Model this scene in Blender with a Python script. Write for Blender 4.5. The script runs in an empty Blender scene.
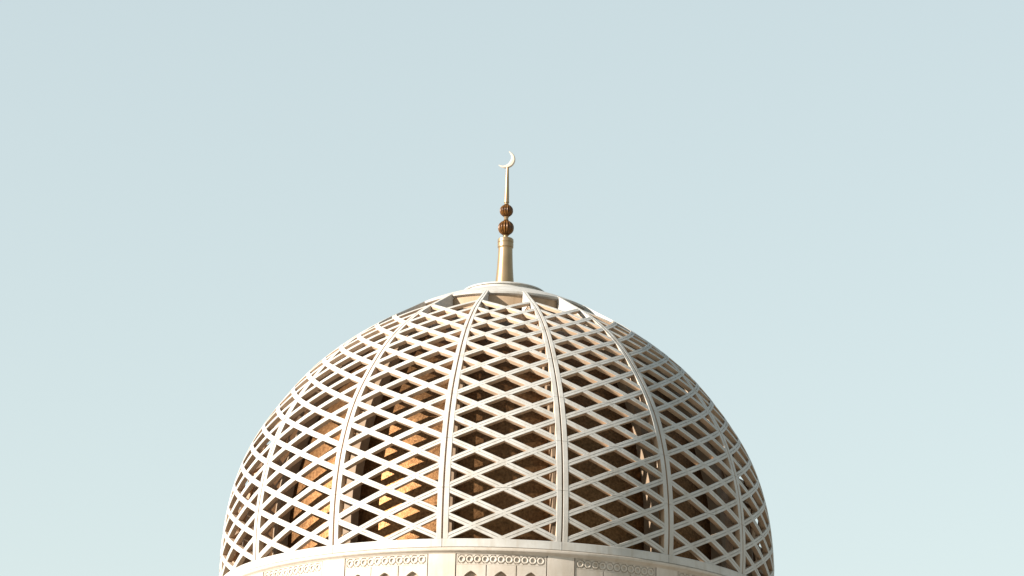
import bpy, bmesh, math, random
from math import radians as R, sin, cos, pi
from mathutils import Matrix, Vector

random.seed(7)
S = bpy.context.scene
C = S.collection

# ------------------------------------------------------------------ camera
CAM = dict(D=91.312, h=-17.901, f=2551.9, pitch=0.31479, roll=0.02491, yaw=0.00312)
cd = bpy.data.cameras.new("camera")
cam = bpy.data.objects.new("camera", cd); C.objects.link(cam)
cd.sensor_width = 36.0
cd.lens = CAM['f'] * 36.0 / 1024.0
cd.clip_start = 0.5; cd.clip_end = 20000
cy, sy = cos(CAM['yaw']), sin(CAM['yaw'])
cp, sp = cos(CAM['pitch']), sin(CAM['pitch'])
cr, sr = cos(CAM['roll']), sin(CAM['roll'])
right = Vector((cy, -sy, 0)); fh = Vector((sy, cy, 0)); zz = Vector((0, 0, 1))
fwd = fh*cp + zz*sp; up = zz*cp - fh*sp
cx_, cu_ = right*cr + up*sr, up*cr - right*sr
M = Matrix((cx_, cu_, -fwd)).transposed().to_4x4()
M.translation = Vector((0, -CAM['D'], CAM['h']))
cam.matrix_world = M
S.camera = cam

# ------------------------------------------------------------------ light
SUN_AZ, SUN_EL = R(-66), R(20)           # azimuth from the camera side (-Y) towards +X
sun_dir = Vector((sin(SUN_AZ)*cos(SUN_EL), -cos(SUN_AZ)*cos(SUN_EL), sin(SUN_EL)))
ld = bpy.data.lights.new("sun", 'SUN'); ld.energy = 4.8; ld.angle = R(0.5); ld.color = (1.0, 0.925, 0.83)
lo = bpy.data.objects.new("sun", ld); C.objects.link(lo)
lo.rotation_euler = sun_dir.to_track_quat('Z', 'Y').to_euler()
lo.location = sun_dir*60

W = bpy.data.worlds.new("World"); S.world = W; W.use_nodes = True
nt = W.node_tree; nt.nodes.clear()
sky = nt.nodes.new('ShaderNodeTexSky'); sky.sky_type = 'NISHITA'; sky.sun_disc = False
sky.sun_elevation = SUN_EL
sky.sun_rotation = math.atan2(sun_dir.x, sun_dir.y)
sky.altitude = 50; sky.air_density = 1.0; sky.dust_density = 1.0; sky.ozone_density = 0.0
# thin even haze: the sky's own gradient flattened, slightly green-white
hz = nt.nodes.new('ShaderNodeGamma'); hz.inputs['Gamma'].default_value = 0.26
bg = nt.nodes.new('ShaderNodeBackground'); bg.inputs['Strength'].default_value = 0.15
ow = nt.nodes.new('ShaderNodeOutputWorld')
nt.links.new(sky.outputs[0], hz.inputs['Color'])
wb = nt.nodes.new('ShaderNodeMix'); wb.data_type = 'RGBA'; wb.blend_type = 'MULTIPLY'
wb.inputs['Factor'].default_value = 1.0
wb.inputs['B'].default_value = (1.41, 1.525, 1.455, 1)
nt.links.new(hz.outputs[0], wb.inputs['A'])
tcw = nt.nodes.new('ShaderNodeTexCoord'); spz = nt.nodes.new('ShaderNodeSeparateXYZ')
zr = nt.nodes.new('ShaderNodeValToRGB')            # the haze thins out towards the zenith
zr.color_ramp.elements[0].position = 0.42; zr.color_ramp.elements[0].color = (1, 1, 1, 1)
zr.color_ramp.elements[1].position = 0.95; zr.color_ramp.elements[1].color = (0.20, 0.31, 0.42, 1)
zm = nt.nodes.new('ShaderNodeMix'); zm.data_type = 'RGBA'; zm.blend_type = 'MULTIPLY'; zm.inputs['Factor'].default_value = 1.0
nt.links.new(tcw.outputs['Generated'], spz.inputs[0]); nt.links.new(spz.outputs['Z'], zr.inputs['Fac'])
nt.links.new(wb.outputs['Result'], zm.inputs['A']); nt.links.new(zr.outputs['Color'], zm.inputs['B'])
nt.links.new(zm.outputs['Result'], bg.inputs['Color'])
nt.links.new(bg.outputs[0], ow.inputs['Surface'])

vs = S.view_settings
vs.view_transform = 'Standard'; vs.look = 'None'; vs.gamma = 1.0; vs.use_curve_mapping = False
vs.exposure = 1.38
S.cycles.max_bounces = 8; S.cycles.diffuse_bounces = 6
S.cycles.sample_clamp_indirect = 12.0; S.cycles.blur_glossy = 1.0

# ------------------------------------------------------------------ materials
def material(name, col, col2, rough=0.7, metal=0.0, scale=1.2, bump=0.15, fine=14.0, streak=0.0, spec=0.3, contrast=(0.35, 0.7)):
    m = bpy.data.materials.new(name); m.use_nodes = True
    t = m.node_tree; n = t.nodes; L = t.links
    b = n['Principled BSDF']
    b.inputs['Roughness'].default_value = rough
    b.inputs['Metallic'].default_value = metal
    b.inputs['Specular IOR Level'].default_value = spec
    tc = n.new('ShaderNodeTexCoord')
    a = n.new('ShaderNodeTexNoise'); a.inputs['Scale'].default_value = scale; a.inputs['Detail'].default_value = 6; a.inputs['Roughness'].default_value = 0.65
    L.new(tc.outputs['Object'], a.inputs['Vector'])
    r = n.new('ShaderNodeValToRGB')
    r.color_ramp.elements[0].position = contrast[0]; r.color_ramp.elements[0].color = (*col2, 1)
    r.color_ramp.elements[1].position = contrast[1]; r.color_ramp.elements[1].color = (*col, 1)
    L.new(a.outputs['Fac'], r.inputs['Fac'])
    colout = r.outputs['Color']
    if streak > 0:
        mp = n.new('ShaderNodeMapping'); mp.inputs['Scale'].default_value = (3.0, 3.0, 0.35)
        L.new(tc.outputs['Object'], mp.inputs['Vector'])
        sn = n.new('ShaderNodeTexNoise'); sn.inputs['Scale'].default_value = 1.6; sn.inputs['Detail'].default_value = 5
        L.new(mp.outputs[0], sn.inputs['Vector'])
        sr_ = n.new('ShaderNodeValToRGB')
        sr_.color_ramp.elements[0].position = 0.5; sr_.color_ramp.elements[0].color = (1, 1, 1, 1)
        sr_.color_ramp.elements[1].position = 0.75; sr_.color_ramp.elements[1].color = (0.74, 0.66, 0.56, 1)
        L.new(sn.outputs['Fac'], sr_.inputs['Fac'])
        mx = n.new('ShaderNodeMix'); mx.data_type = 'RGBA'; mx.blend_type = 'MULTIPLY'
        mx.inputs['Factor'].default_value = streak
        L.new(colout, mx.inputs['A']); L.new(sr_.outputs['Color'], mx.inputs['B'])
        colout = mx.outputs['Result']
    oi = n.new('ShaderNodeObjectInfo')
    mr = n.new('ShaderNodeMapRange'); mr.inputs['To Min'].default_value = 0.94; mr.inputs['To Max'].default_value = 1.0
    L.new(oi.outputs['Random'], mr.inputs['Value'])
    tv = n.new('ShaderNodeMix'); tv.data_type = 'RGBA'; tv.blend_type = 'MULTIPLY'; tv.inputs['Factor'].default_value = 1.0
    L.new(colout, tv.inputs['A']); L.new(mr.outputs[0], tv.inputs['B'])
    L.new(tv.outputs['Result'], b.inputs['Base Color'])
    f = n.new('ShaderNodeTexNoise'); f.inputs['Scale'].default_value = fine; f.inputs['Detail'].default_value = 4
    L.new(tc.outputs['Object'], f.inputs['Vector'])
    bp = n.new('ShaderNodeBump'); bp.inputs['Strength'].default_value = bump; bp.inputs['Distance'].default_value = 0.02
    L.new(f.outputs['Fac'], bp.inputs['Height']); L.new(bp.outputs[0], b.inputs['Normal'])
    return m

M_STONE = material("white_stone", (0.49, 0.478, 0.452), (0.405, 0.385, 0.352), streak=0.6)
M_SIDE = material("tan_lattice_sides", (0.53, 0.395, 0.28), (0.45, 0.325, 0.22))  # tan tone for the side and back faces of bars and frames
M_WALL = material("drum_stone", (0.53, 0.475, 0.415), (0.45, 0.395, 0.33), streak=0.45)
M_JOINT = material("weathered_joint", (0.42, 0.33, 0.24), (0.28, 0.21, 0.15))
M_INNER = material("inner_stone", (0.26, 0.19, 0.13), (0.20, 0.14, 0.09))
M_COLLAR = material("tan_collar_stone", (0.40, 0.29, 0.20), (0.31, 0.22, 0.14), streak=0.5)
M_BACK = material("niche_dark_back", (0.20, 0.16, 0.12), (0.12, 0.10, 0.08), rough=0.5)  # dark brown for the plates behind the niche openings
M_BRASS = material("champagne_metal", (0.32, 0.23, 0.135), (0.26, 0.18, 0.10), rough=0.40, metal=0.6, bump=0.01)
M_BEAD = material("aged_gold", (0.18, 0.075, 0.013), (0.05, 0.019, 0.005), rough=0.30, metal=0.12, scale=6, bump=0.1)
M_MOON = material("pale_gilding", (0.64, 0.565, 0.47), (0.56, 0.48, 0.39), rough=0.45, metal=0.1, bump=0.05)
M_PAVE = material("pale_paving", (0.35, 0.315, 0.27), (0.29, 0.26, 0.215), scale=0.3, fine=3)

def gold_mosaic():
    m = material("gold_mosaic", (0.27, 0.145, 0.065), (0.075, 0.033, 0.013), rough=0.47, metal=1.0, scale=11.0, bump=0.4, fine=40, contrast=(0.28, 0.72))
    return m
M_GOLD = gold_mosaic()

# ------------------------------------------------------------------ helpers
def obj(name, bm, mat, parent=None, smooth=None):
    bmesh.ops.recalc_face_normals(bm, faces=bm.faces)
    me = bpy.data.meshes.new(name); bm.to_mesh(me); bm.free()
    for mm in (mat if isinstance(mat, (list, tuple)) else [mat]): me.materials.append(mm)
    o = bpy.data.objects.new(name, me); C.objects.link(o)
    if parent: o.parent = parent
    if smooth is not None:
        for p in me.polygons: p.use_smooth = True
        me.set_sharp_from_angle(angle=R(smooth))
    return o

def thing(name, label, cat, loc=(0, 0, 0)):
    o = bpy.data.objects.new(name, None); C.objects.link(o)
    o.location = loc; o.empty_display_size = 2
    o['label'] = label; o['category'] = cat
    return o

def copy_part(o, rotz):
    c = o.copy(); C.objects.link(c); c.parent = o.parent
    c.rotation_euler = (0, 0, rotz)
    for ch in list(o.children):
        d = ch.copy(); C.objects.link(d); d.parent = c
    return c

def lathe(bm, prof, n=96, a0=0.0, a1=2*pi, closed=False):
    full = abs((a1-a0) - 2*pi) < 1e-6
    k = n if full else n+1
    rows = []
    for i in range(k):
        a = a0 + (a1-a0)*i/n
        rows.append([bm.verts.new((r*sin(a), -r*cos(a), z)) for r, z in prof])
    m = len(prof)
    for i in range(n):
        A, B = rows[i], rows[(i+1) % k]
        for j in range(m if closed else m-1):
            j2 = (j+1) % m
            bm.faces.new((A[j], B[j], B[j2], A[j2]))
    if not full and closed:
        bm.faces.new(rows[0]); bm.faces.new(list(reversed(rows[-1])))

def sweep(bm, secs, cap=True, mats={}):
    """secs: list of closed loops (lists of Vectors) of equal length"""
    vv = [[bm.verts.new(p) for p in s] for s in secs]
    m = len(vv[0])
    for A, B in zip(vv[:-1], vv[1:]):
        for j in range(m):
            j2 = (j+1) % m
            try:
                f = bm.faces.new((A[j], A[j2], B[j2], B[j]))
                f.material_index = mats.get(j, 0)
            except ValueError: pass
    if cap:
        bm.faces.new(list(reversed(vv[0]))); bm.faces.new(vv[-1])

# ------------------------------------------------------------------ dome profile (row number t -> radius, height)
PT = [(-2, 9.80, -1.72), (0, 10.0, 0.0), (2, 9.995, 1.72), (4, 9.733, 3.461), (6, 9.143, 5.128),
      (8, 8.144, 6.743), (10, 7.004, 8.110), (12, 5.560, 9.320), (14, 3.98, 10.31), (16, 2.40, 11.27), (18, 0.8, 12.2)]
def prof(t):
    i = max(1, min(len(PT)-3, int(math.floor((t - PT[0][0])/2))))
    p0, p1, p2, p3 = PT[i-1], PT[i], PT[i+1], PT[i+2]
    x = (t - p1[0])/2.0
    out = []; der = []
    for k in (1, 2):
        m1 = (p2[k]-p0[k])/2; m2 = (p3[k]-p1[k])/2
        a, b = p1[k], p2[k]
        out.append((2*x**3-3*x*x+1)*a + (x**3-2*x*x+x)*m1 + (-2*x**3+3*x*x)*b + (x**3-x*x)*m2)
        der.append(((6*x*x-6*x)*a + (3*x*x-4*x+1)*m1 + (-6*x*x+6*x)*b + (3*x*x-2*x)*m2)/2)
    return out[0], out[1], der[0], der[1]

NP = 16
STEP = 2*pi/NP
DELTA = 0.0135
def surf(a, t, depth=0.0):
    r, z, dr, dz = prof(t)
    l = math.hypot(dr, dz); nr, nz = dz/l, -dr/l
    r -= depth*nr; z -= depth*nz
    return Vector((r*sin(a), -r*cos(a), z))

UF = 0.050          # width of a panel's side frame, as a share of the panel
UG = 0.0068         # half the joint between two panels
BAR_D = 0.18
T_LAT = 13.0        # lattice ends here
T_RIB = 14.62       # ribs run on to the cap

# ------------------------------------------------------------------ the mosque
mosque = thing("mosque", "white stone mosque with a round openwork lattice dome and a crescent finial on top", "mosque")

# --- lattice panel
def bar_lines(bm, k, sgn, gap=0.007):
    """one diagonal bar: u = (t-k)/2 (rising) or 1-(t-k)/2 (falling)"""
    lo, hi = max(k, -0.12), min(k+2, T_LAT)
    cuts = [lo] + [c for c in range(-2, 15, 2) if lo+0.05 < c < hi-0.05] + [hi]
    sink = 0.004 if sgn < 0 else 0.0
    for ca, cb in zip(cuts[:-1], cuts[1:]):
        ta = ca + (gap if ca != lo else 0); tb = cb - (gap if cb != hi else 0)
        n = max(2, int(round((tb-ta)*7)))
        secs = []
        for i in range(n+1):
            t = ta + (tb-ta)*i/n
            r, z, dr, dz = prof(t)
            w = 0.192*(0.85+0.15*r/10.0)
            dep = BAR_D*(0.3+0.7*r/10.0)
            pw = r*STEP
            row = math.hypot(dr, dz)
            alpha = math.atan2(row, pw/2)
            hu = w/2/sin(alpha)/pw              # half-width along the parallel, in panel shares
            g = 0.10; ch = 0.92
            u0 = (t-k)/2 if sgn > 0 else 1-(t-k)/2
            loop = []
            for s, d in ((-1, 0.012), (-ch, 0.0), (-g, 0.0), (0, 0.032), (g, 0.0), (ch, 0.0), (1, 0.012), (0.86, dep), (-0.86, dep)):
                u = u0 + s*hu
                u = max(0.018, min(0.982, u))
                loop.append(surf((u-0.5)*STEP, t, d+sink+0.006))
            secs.append(loop)
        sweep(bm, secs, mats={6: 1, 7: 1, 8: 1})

def frame_side(bm, ua, ub, ta, tb, n, depth=BAR_D+0.012, mats={3: 1, 4: 1, 5: 1}):
    secs = []
    for i in range(n+1):
        t = ta+(tb-ta)*i/n
        e = 0.0022
        loop = [surf((u-0.5)*STEP, t, d) for u, d in ((ua, 0.012), (ua+e, 0.0), (ub-e, 0.0), (ub, 0.012), (ub, depth), (ua, depth))]
        secs.append(loop)
    sweep(bm, secs, mats=mats)

bm = bmesh.new()
for k in range(-2, 12):
    bar_lines(bm, k, 1); bar_lines(bm, k, -1)
jts = [0.0, 2, 4, 6, 8, 10, 12, T_RIB]
for a, b in zip(jts[:-1], jts[1:]):
    g = 0.007
    for ua, ub in ((UG, UF), (1-UF, 1-UG)):
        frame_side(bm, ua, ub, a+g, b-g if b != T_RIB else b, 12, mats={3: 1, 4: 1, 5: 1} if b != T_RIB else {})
# base frame band
n = 20
secs = []
for i in range(n+1):
    a = -STEP/2 + 0.0009 + (STEP-0.0018)*i/n
    secs.append([Vector((r*sin(a), -r*cos(a), z)) for r, z in ((10.004, 0.0), (10.012, -0.012), (10.012, -0.263), (10.0, -0.275), (9.62, -0.275), (9.62, 0.0))])
sweep(bm, secs)
panel = obj("lattice_panel", bm, [M_STONE, M_SIDE], mosque)
panel.rotation_euler = (0, 0, DELTA)
for i in range(1, NP): copy_part(panel, DELTA + i*STEP)

# --- ribs: recessed strip in the joint between two panels, deep fin beside the openings under the cap
bm = bmesh.new()
secs = []
for i in range(61):
    t = -0.15 + (T_RIB+0.15)*i/60
    h = 0.024*STEP
    secs.append([surf(s*h, t, d) for s, d in ((-1, 0.085), (1, 0.085), (1, 0.36), (-1, 0.36))])
sweep(bm, secs)
secs = []
for i in range(13):
    t = 12.9 + (T_RIB-12.9)*i/12
    p = prof(t); h = 0.030*STEP
    o_, = [surf(0, t, 0.1)]
    r_o, z_o = -o_.y, o_.z
    z_in = 10.16 + 0.28*i/12
    loop = []
    for s in (-1, 1):
        loop.append(Vector((r_o*sin(s*h), -r_o*cos(s*h), z_o)))
    hi = h*r_o/3.52
    for s in (1, -1):
        loop.append(Vector((3.52*sin(s*hi), -3.52*cos(s*hi), min(z_in, z_o-0.05))))
    secs.append(loop)
sweep(bm, secs)
rib = obj("rib", bm, M_JOINT, mosque)
rib.rotation_euler = (0, 0, DELTA + STEP/2)
for i in range(1, NP): copy_part(rib, DELTA + STEP/2 + i*STEP)

# side cheeks of the openings belong to the rib: pale stone fins
bm = bmesh.new()
for s in (-1, 1):
    secs = []
    for i in range(13):
        t = 12.9 + (T_RIB-12.9)*i/12
        P = surf(0, t, 0.02); r_o, z_o = -P.y, P.z
        wo = UF*STEP*r_o; wi = 0.6*UG*STEP*r_o
        z_i = 10.13 + 0.30*i/12
        r_i = 3.53
        def pt(r, x, z): return Vector((x, -r, z))
        zi = min(z_i, z_o-0.06)
        secs.append([pt(r_o, s*wi, z_o), pt(r_o, s*(wo-0.006), z_o), pt(r_i, s*(wo-0.006), zi), pt(r_i, s*wi, zi)])
    sweep(bm, secs)
fin = obj("rib_fin", bm, M_STONE, rib)
ribs = [o for o in mosque.children if o.name.startswith("rib")]
for o in ribs:
    if o is not rib:
        d = fin.copy(); C.objects.link(d); d.parent = o

# --- collar wall under the cap and the cap itself
bm = bmesh.new()
lathe(bm, [(3.47, 10.46), (3.47, 9.98), (3.30, 9.98), (3.30, 10.46)], 128, closed=True)
collar = obj("collar", bm, M_COLLAR, mosque, 40)
bm = bmesh.new()
cp_ = [(3.0, 10.42), (3.50, 10.43), (3.575, 10.475), (3.585, 10.545)]
for i in range(1, 11):
    q = i/10
    cp_.append((3.585+(1.56-3.585)*q, 10.555 + 0.95*q - 0.10*q*q + 0.12*q*(1-q)))
cp_ += [(1.545, 11.47), (1.545, 11.50), (1.60, 11.51), (1.60, 11.545), (1.57, 11.57), (0.3, 11.66), (0.0, 11.66)]
lathe(bm, cp_, 128)
cap = obj("cap", bm, M_STONE, mosque, 30)

# --- inner gilded dome and its ribs
def inner(t, off):
    P = surf(0, t, off*(1.0 if t < 5 else max(0.55, 1.0-0.07*(t-5)))); return -P.y, P.z
IN_OFF = 1.15
ip = []
t = -2.0
while t < 15.0:
    r, z = inner(t, IN_OFF)
    if r < 1.2: break
    ip.append((r, z)); t += 0.4
ip.append((0.0, ip[-1][1]+0.35))
bm = bmesh.new(); lathe(bm, ip, 128)
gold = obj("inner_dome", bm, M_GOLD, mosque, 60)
bm = bmesh.new()
secs = []
for i in range(41):
    t = -0.6 + 12.6*i/40
    h = 0.16*(0.3+0.7*prof(t)[0]/10)
    tp = 1.0 if t < 5 else max(0.55, 1.0-0.07*(t-5))
    Po, Pi = surf(0, t, 0.74*tp), surf(0, t, (IN_OFF+0.1)*tp)
    secs.append([Vector((-h, Po.y, Po.z)), Vector((h, Po.y, Po.z)), Vector((h, Pi.y, Pi.z)), Vector((-h, Pi.y, Pi.z))])
sweep(bm, secs)
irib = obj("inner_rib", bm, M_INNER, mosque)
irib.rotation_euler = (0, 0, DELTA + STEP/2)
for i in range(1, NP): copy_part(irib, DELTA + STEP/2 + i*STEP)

# --- cornice ring
bm = bmesh.new()
lathe(bm, [(9.55, -0.279), (9.985, -0.279), (9.985, -0.293), (10.03, -0.297), (10.05, -0.312), (10.05, -0.385), (10.04, -0.402), (9.99, -0.43), (9.955, -0.462), (9.945, -0.48), (9.5, -0.48)], 192, closed=True)
cornice = obj("cornice", bm, M_WALL, mosque, 35)

# --- drum
DR = 9.905
DB = -4.2
bm = bmesh.new()
lathe(bm, [(DR-0.10, -0.49), (DR-0.10, DB), (DR-0.8, DB), (DR-0.8, -0.49)], 192, closed=True)
drum = obj("drum", bm, M_JOINT, mosque, 40)

def cyl(x, r, z):   # arc length x on radius DR -> point on radius r
    a = x/DR
    return Vector((r*sin(a), -r*cos(a), z))
def plate(bm, x0, x1, z0, z1, r0, r1, n=6):
    secs = []
    for i in range(n+1):
        x = x0+(x1-x0)*i/n
        secs.append([cyl(x, r1, z1), cyl(x, r1, z0), cyl(x, r0, z0), cyl(x, r0, z1)])
    sweep(bm, secs)

PWID = DR*STEP                     # 3.87 m
PIL = 0.93
FW = PWID - PIL
# plain pilaster under each rib
bm = bmesh.new()
plate(bm, -PIL/2+0.018, PIL/2-0.018, DB, -0.478, DR-0.2, DR+0.035)
pil = obj("pilaster", bm, M_WALL, mosque)
pil.rotation_euler = (0, 0, DELTA+STEP/2)
for i in range(1, NP): copy_part(pil, DELTA+STEP/2+i*STEP)

# arcade panel: frieze band, three pointed niches
def arch_h(x, half, spring, rise):
    q = min(1.0, abs(x)/half)
    # two-centred pointed arch
    Rr = (half*half + rise*rise)/(2*half)
    cxx = Rr - half
    return spring + math.sqrt(max(0.0, Rr*Rr - (q*half + cxx)**2))
FZ1, FZ0 = -0.482, -0.84
bm = bmesh.new()
x0, x1 = -FW/2+0.018, FW/2-0.018
nw = (x1-x0)/3
for i in range(3):
    a = x0+i*nw + (0.015 if i else 0); b = x0+(i+1)*nw - (0.015 if i < 2 else 0)
    c = x0+(i+0.5)*nw; half = 0.33
    zt = FZ0-0.004
    for (p, q) in ((a, c-half), (c+half, b)):
        plate(bm, p, q, DB, zt, DR-0.24, DR+0.02, 3)
    n = 20
    secs = []
    for j in range(n+1):
        x = c-half+2*half*j/n
        h = arch_h(x-c, half, -1.53, 0.48)
        secs.append([cyl(x, DR+0.02, zt), cyl(x, DR+0.02, h+0.012), cyl(x, DR+0.008, h), cyl(x, DR-0.24, h), cyl(x, DR-0.24, zt)])
    sweep(bm, secs)
arcade = obj("arcade", bm, M_WALL, mosque)
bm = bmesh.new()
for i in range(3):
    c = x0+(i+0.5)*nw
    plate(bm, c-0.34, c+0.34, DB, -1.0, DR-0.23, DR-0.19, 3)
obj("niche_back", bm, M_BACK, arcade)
# frieze with interlaced rings
bm = bmesh.new()
plate(bm, x0, x1, FZ0, FZ1, DR-0.2, DR-0.022, 12)
plate(bm, x0, x1, FZ0, FZ0+0.03, DR-0.1, DR+0.022, 12)
plate(bm, x0, x1, FZ1-0.03, FZ1, DR-0.1, DR+0.022, 12)
plate(bm, x0, x0+0.04, FZ0+0.03, FZ1-0.03, DR-0.1, DR+0.020, 1)
plate(bm, x1-0.04, x1, FZ0+0.03, FZ1-0.03, DR-0.1, DR+0.020, 1)
NR = 11
pitch = (x1-x0-0.10)/NR
zc = (FZ0+FZ1)/2
for i in range(NR):
    c = x0+0.05+(i+0.5)*pitch
    ro, ri = pitch*0.475, pitch*0.25
    n = 24
    secs = []
    for j in range(n):
        a = 2*pi*j/n
        secs.append([cyl(c+q*cos(a), DR+d, zc+q*sin(a)) for q, d in ((ri, 0.01), (ri+0.02, 0.022), (ro-0.02, 0.022), (ro, 0.01), (ro, -0.03), (ri, -0.03))])
    secs.append(secs[0])
    sweep(bm, secs, cap=False)
for i in range(NR+1):               # small lozenges between the rings
    c = x0+0.05+i*pitch
    for s in (-1, 1):
        zb = zc+s*0.125
        pts = [(c-0.07, zb+s*0.03), (c+0.07, zb+s*0.03), (c, zb-s*0.055)]
        if i == 0: pts[0] = (c, zb+s*0.03)
        if i == NR: pts[1] = (c, zb+s*0.03)
        sweep(bm, [[cyl(px, DR-0.03, pz) for px, pz in pts], [cyl(px, DR+0.012, pz) for px, pz in pts]])
obj("frieze", bm, M_WALL, arcade)
arcade.rotation_euler = (0, 0, DELTA)
for i in range(1, NP): copy_part(arcade, DELTA+i*STEP)

# --- finial
def zy(y): return 12.0 + (283.53-y)/25.08     # height on the axis
fp = [(0.0, 11.6), (0.37, 11.6), (0.36, 11.9)]
for y, rr in ((281.5, 0.345), (276, 0.325), (268, 0.300), (258, 0.280), (249.5, 0.268)): fp.append((rr, zy(y)))
fp += [(0.272, zy(248.4)), (0.298, zy(247.6)), (0.302, zy(244.2)), (0.288, zy(243.7)), (0.288, zy(243.2)), (0.302, zy(242.7)), (0.300, zy(239.8)), (0.27, zy(239.0)), (0.12, zy(238.4)), (0.0, zy(238.4))]
bm = bmesh.new(); lathe(bm, fp, 48)
finial = obj("finial", bm, M_BRASS, mosque, 35)
for pts in ([(0.0, zy(238.6)), (0.115, zy(238.4)), (0.085, zy(237.2)), (0.085, zy(236.2)), (0.12, zy(235.3)), (0.0, zy(235))],
            [(0.0, zy(221)), (0.10, zy(220.2)), (0.075, zy(218.8)), (0.10, zy(217)), (0.0, zy(216.5))],
            [(0.0, zy(205)), (0.09, zy(204.3)), (0.075, zy(202.8)), (0.10, zy(202.3)), (0.10, zy(201.8)), (0.0, zy(201.5))]):
    bm = bmesh.new(); lathe(bm, pts, 32)
    obj("neck", bm, M_BRASS, finial, 40)
def bead(yc, rr, lobes):
    bm = bmesh.new()
    n, m = lobes*8, 20
    z0 = zy(yc); rows = []
    for j in range(m+1):
        b = -pi/2 + pi*j/m
        row = []
        for i in range(n):
            a = 2*pi*i/n
            fl = 1.0 - 0.15*abs(cos(a*lobes/2))**3
            q = rr*cos(b)*fl
            row.append(bm.verts.new((q*sin(a), -q*cos(a), z0+rr*0.96*sin(b))))
        rows.append(row)
    for A, B in zip(rows[:-1], rows[1:]):
        for i in range(n):
            bm.faces.new((A[i], A[(i+1) % n], B[(i+1) % n], B[i]))
    return obj("bead", bm, M_BEAD, finial, 50)
bead(227.9, 0.305, 16); bead(210.6, 0.258, 16)
bm = bmesh.new()
lathe(bm, [(0.0, zy(202.2)), (0.094, zy(202)), (0.090, zy(199)), (0.055, zy(166.6)), (0.0, zy(166.4))], 24)
obj("spire", bm, M_BRASS, finial, 40)
# crescent, opening up and to the left
bm = bmesh.new()
RC = 0.362; base_ang = R(-34); half_a = R(106)
tilt = 0.0
zc = zy(158.4); xc = -0.07
secs = []
n = 48
for i in range(n+1):
    q = -1+2*i/n
    a = base_ang + half_a*q
    th = 0.025 + 0.165*(max(0, cos(q*pi/2))**0.95)
    dp = 0.012 + 0.04*(cos(q*pi/2)**0.8 if abs(q) < 1 else 0)
    loop = []
    for rad, d in ((RC, 0), (RC-th*0.25, 1), (RC-th*0.75, 1), (RC-th, 0), (RC-th*0.75, -1), (RC-th*0.25, -1)):
        loop.append(Vector((xc+rad*cos(a), dp*d, zc+rad*sin(a))))
    secs.append(loop)
sweep(bm, secs)
obj("crescent", bm, M_MOON, finial, 40)

# --- prayer hall block that carries the drum (below the picture)
GZ = -19.5
bm = bmesh.new()
def box(bm, x0, x1, y0, y1, z0, z1):
    v = [bm.verts.new((x, y, z)) for z in (z0, z1) for x, y in ((x0, y0), (x1, y0), (x1, y1), (x0, y1))]
    for f in ((3, 2, 1, 0), (4, 5, 6, 7), (0, 1, 5, 4), (1, 2, 6, 5), (2, 3, 7, 6), (3, 0, 4, 7)):
        bm.faces.new([v[i] for i in f])
Hh = 16.0
box(bm, -Hh, Hh, -Hh, Hh, GZ-0.3, DB-0.9)
for x0_, x1_, y0_, y1_ in ((-Hh, Hh, -Hh, -Hh+0.5), (-Hh, Hh, Hh-0.5, Hh), (-Hh, -Hh+0.5, -Hh+0.503, Hh-0.503), (Hh-0.5, Hh, -Hh+0.503, Hh-0.503)):
    box(bm, x0_-0.003, x1_+0.003, y0_-0.003, y1_+0.003, DB-1.0, DB-0.2)
for i in range(9):
    for s in (-1, 1):
        x = -14+3.5*i
        box(bm, x-0.45, x+0.45, min(s*Hh, s*(Hh+0.25)), max(s*Hh, s*(Hh+0.25)), GZ-0.2, DB-1.2)
        box(bm, min(s*Hh, s*(Hh+0.25)), max(s*Hh, s*(Hh+0.25)), x-0.45, x+0.45, GZ-0.2, DB-1.2)
lathe(bm, [(DR+0.5, DB-0.95), (DR+0.5, DB-0.05), (DR+0.1, DB+0.1), (DR-0.6, DB+0.1), (DR-0.6, DB-0.95)], 96, closed=True)
obj("prayer_hall", bm, M_PAVE, mosque)

# ------------------------------------------------------------------ ground
bm = bmesh.new()
n = 8; sz = 6000
for i in range(n):
    for j in range(n):
        x, y = -sz+2*sz*i/n, -sz+2*sz*j/n; q = 2*sz/n
        bm.faces.new([bm.verts.new(p) for p in ((x, y, GZ), (x+q, y, GZ), (x+q, y+q, GZ), (x, y+q, GZ))])
bmesh.ops.remove_doubles(bm, verts=bm.verts, dist=0.01)
g = obj("ground", bm, M_PAVE)
g['kind'] = "structure"
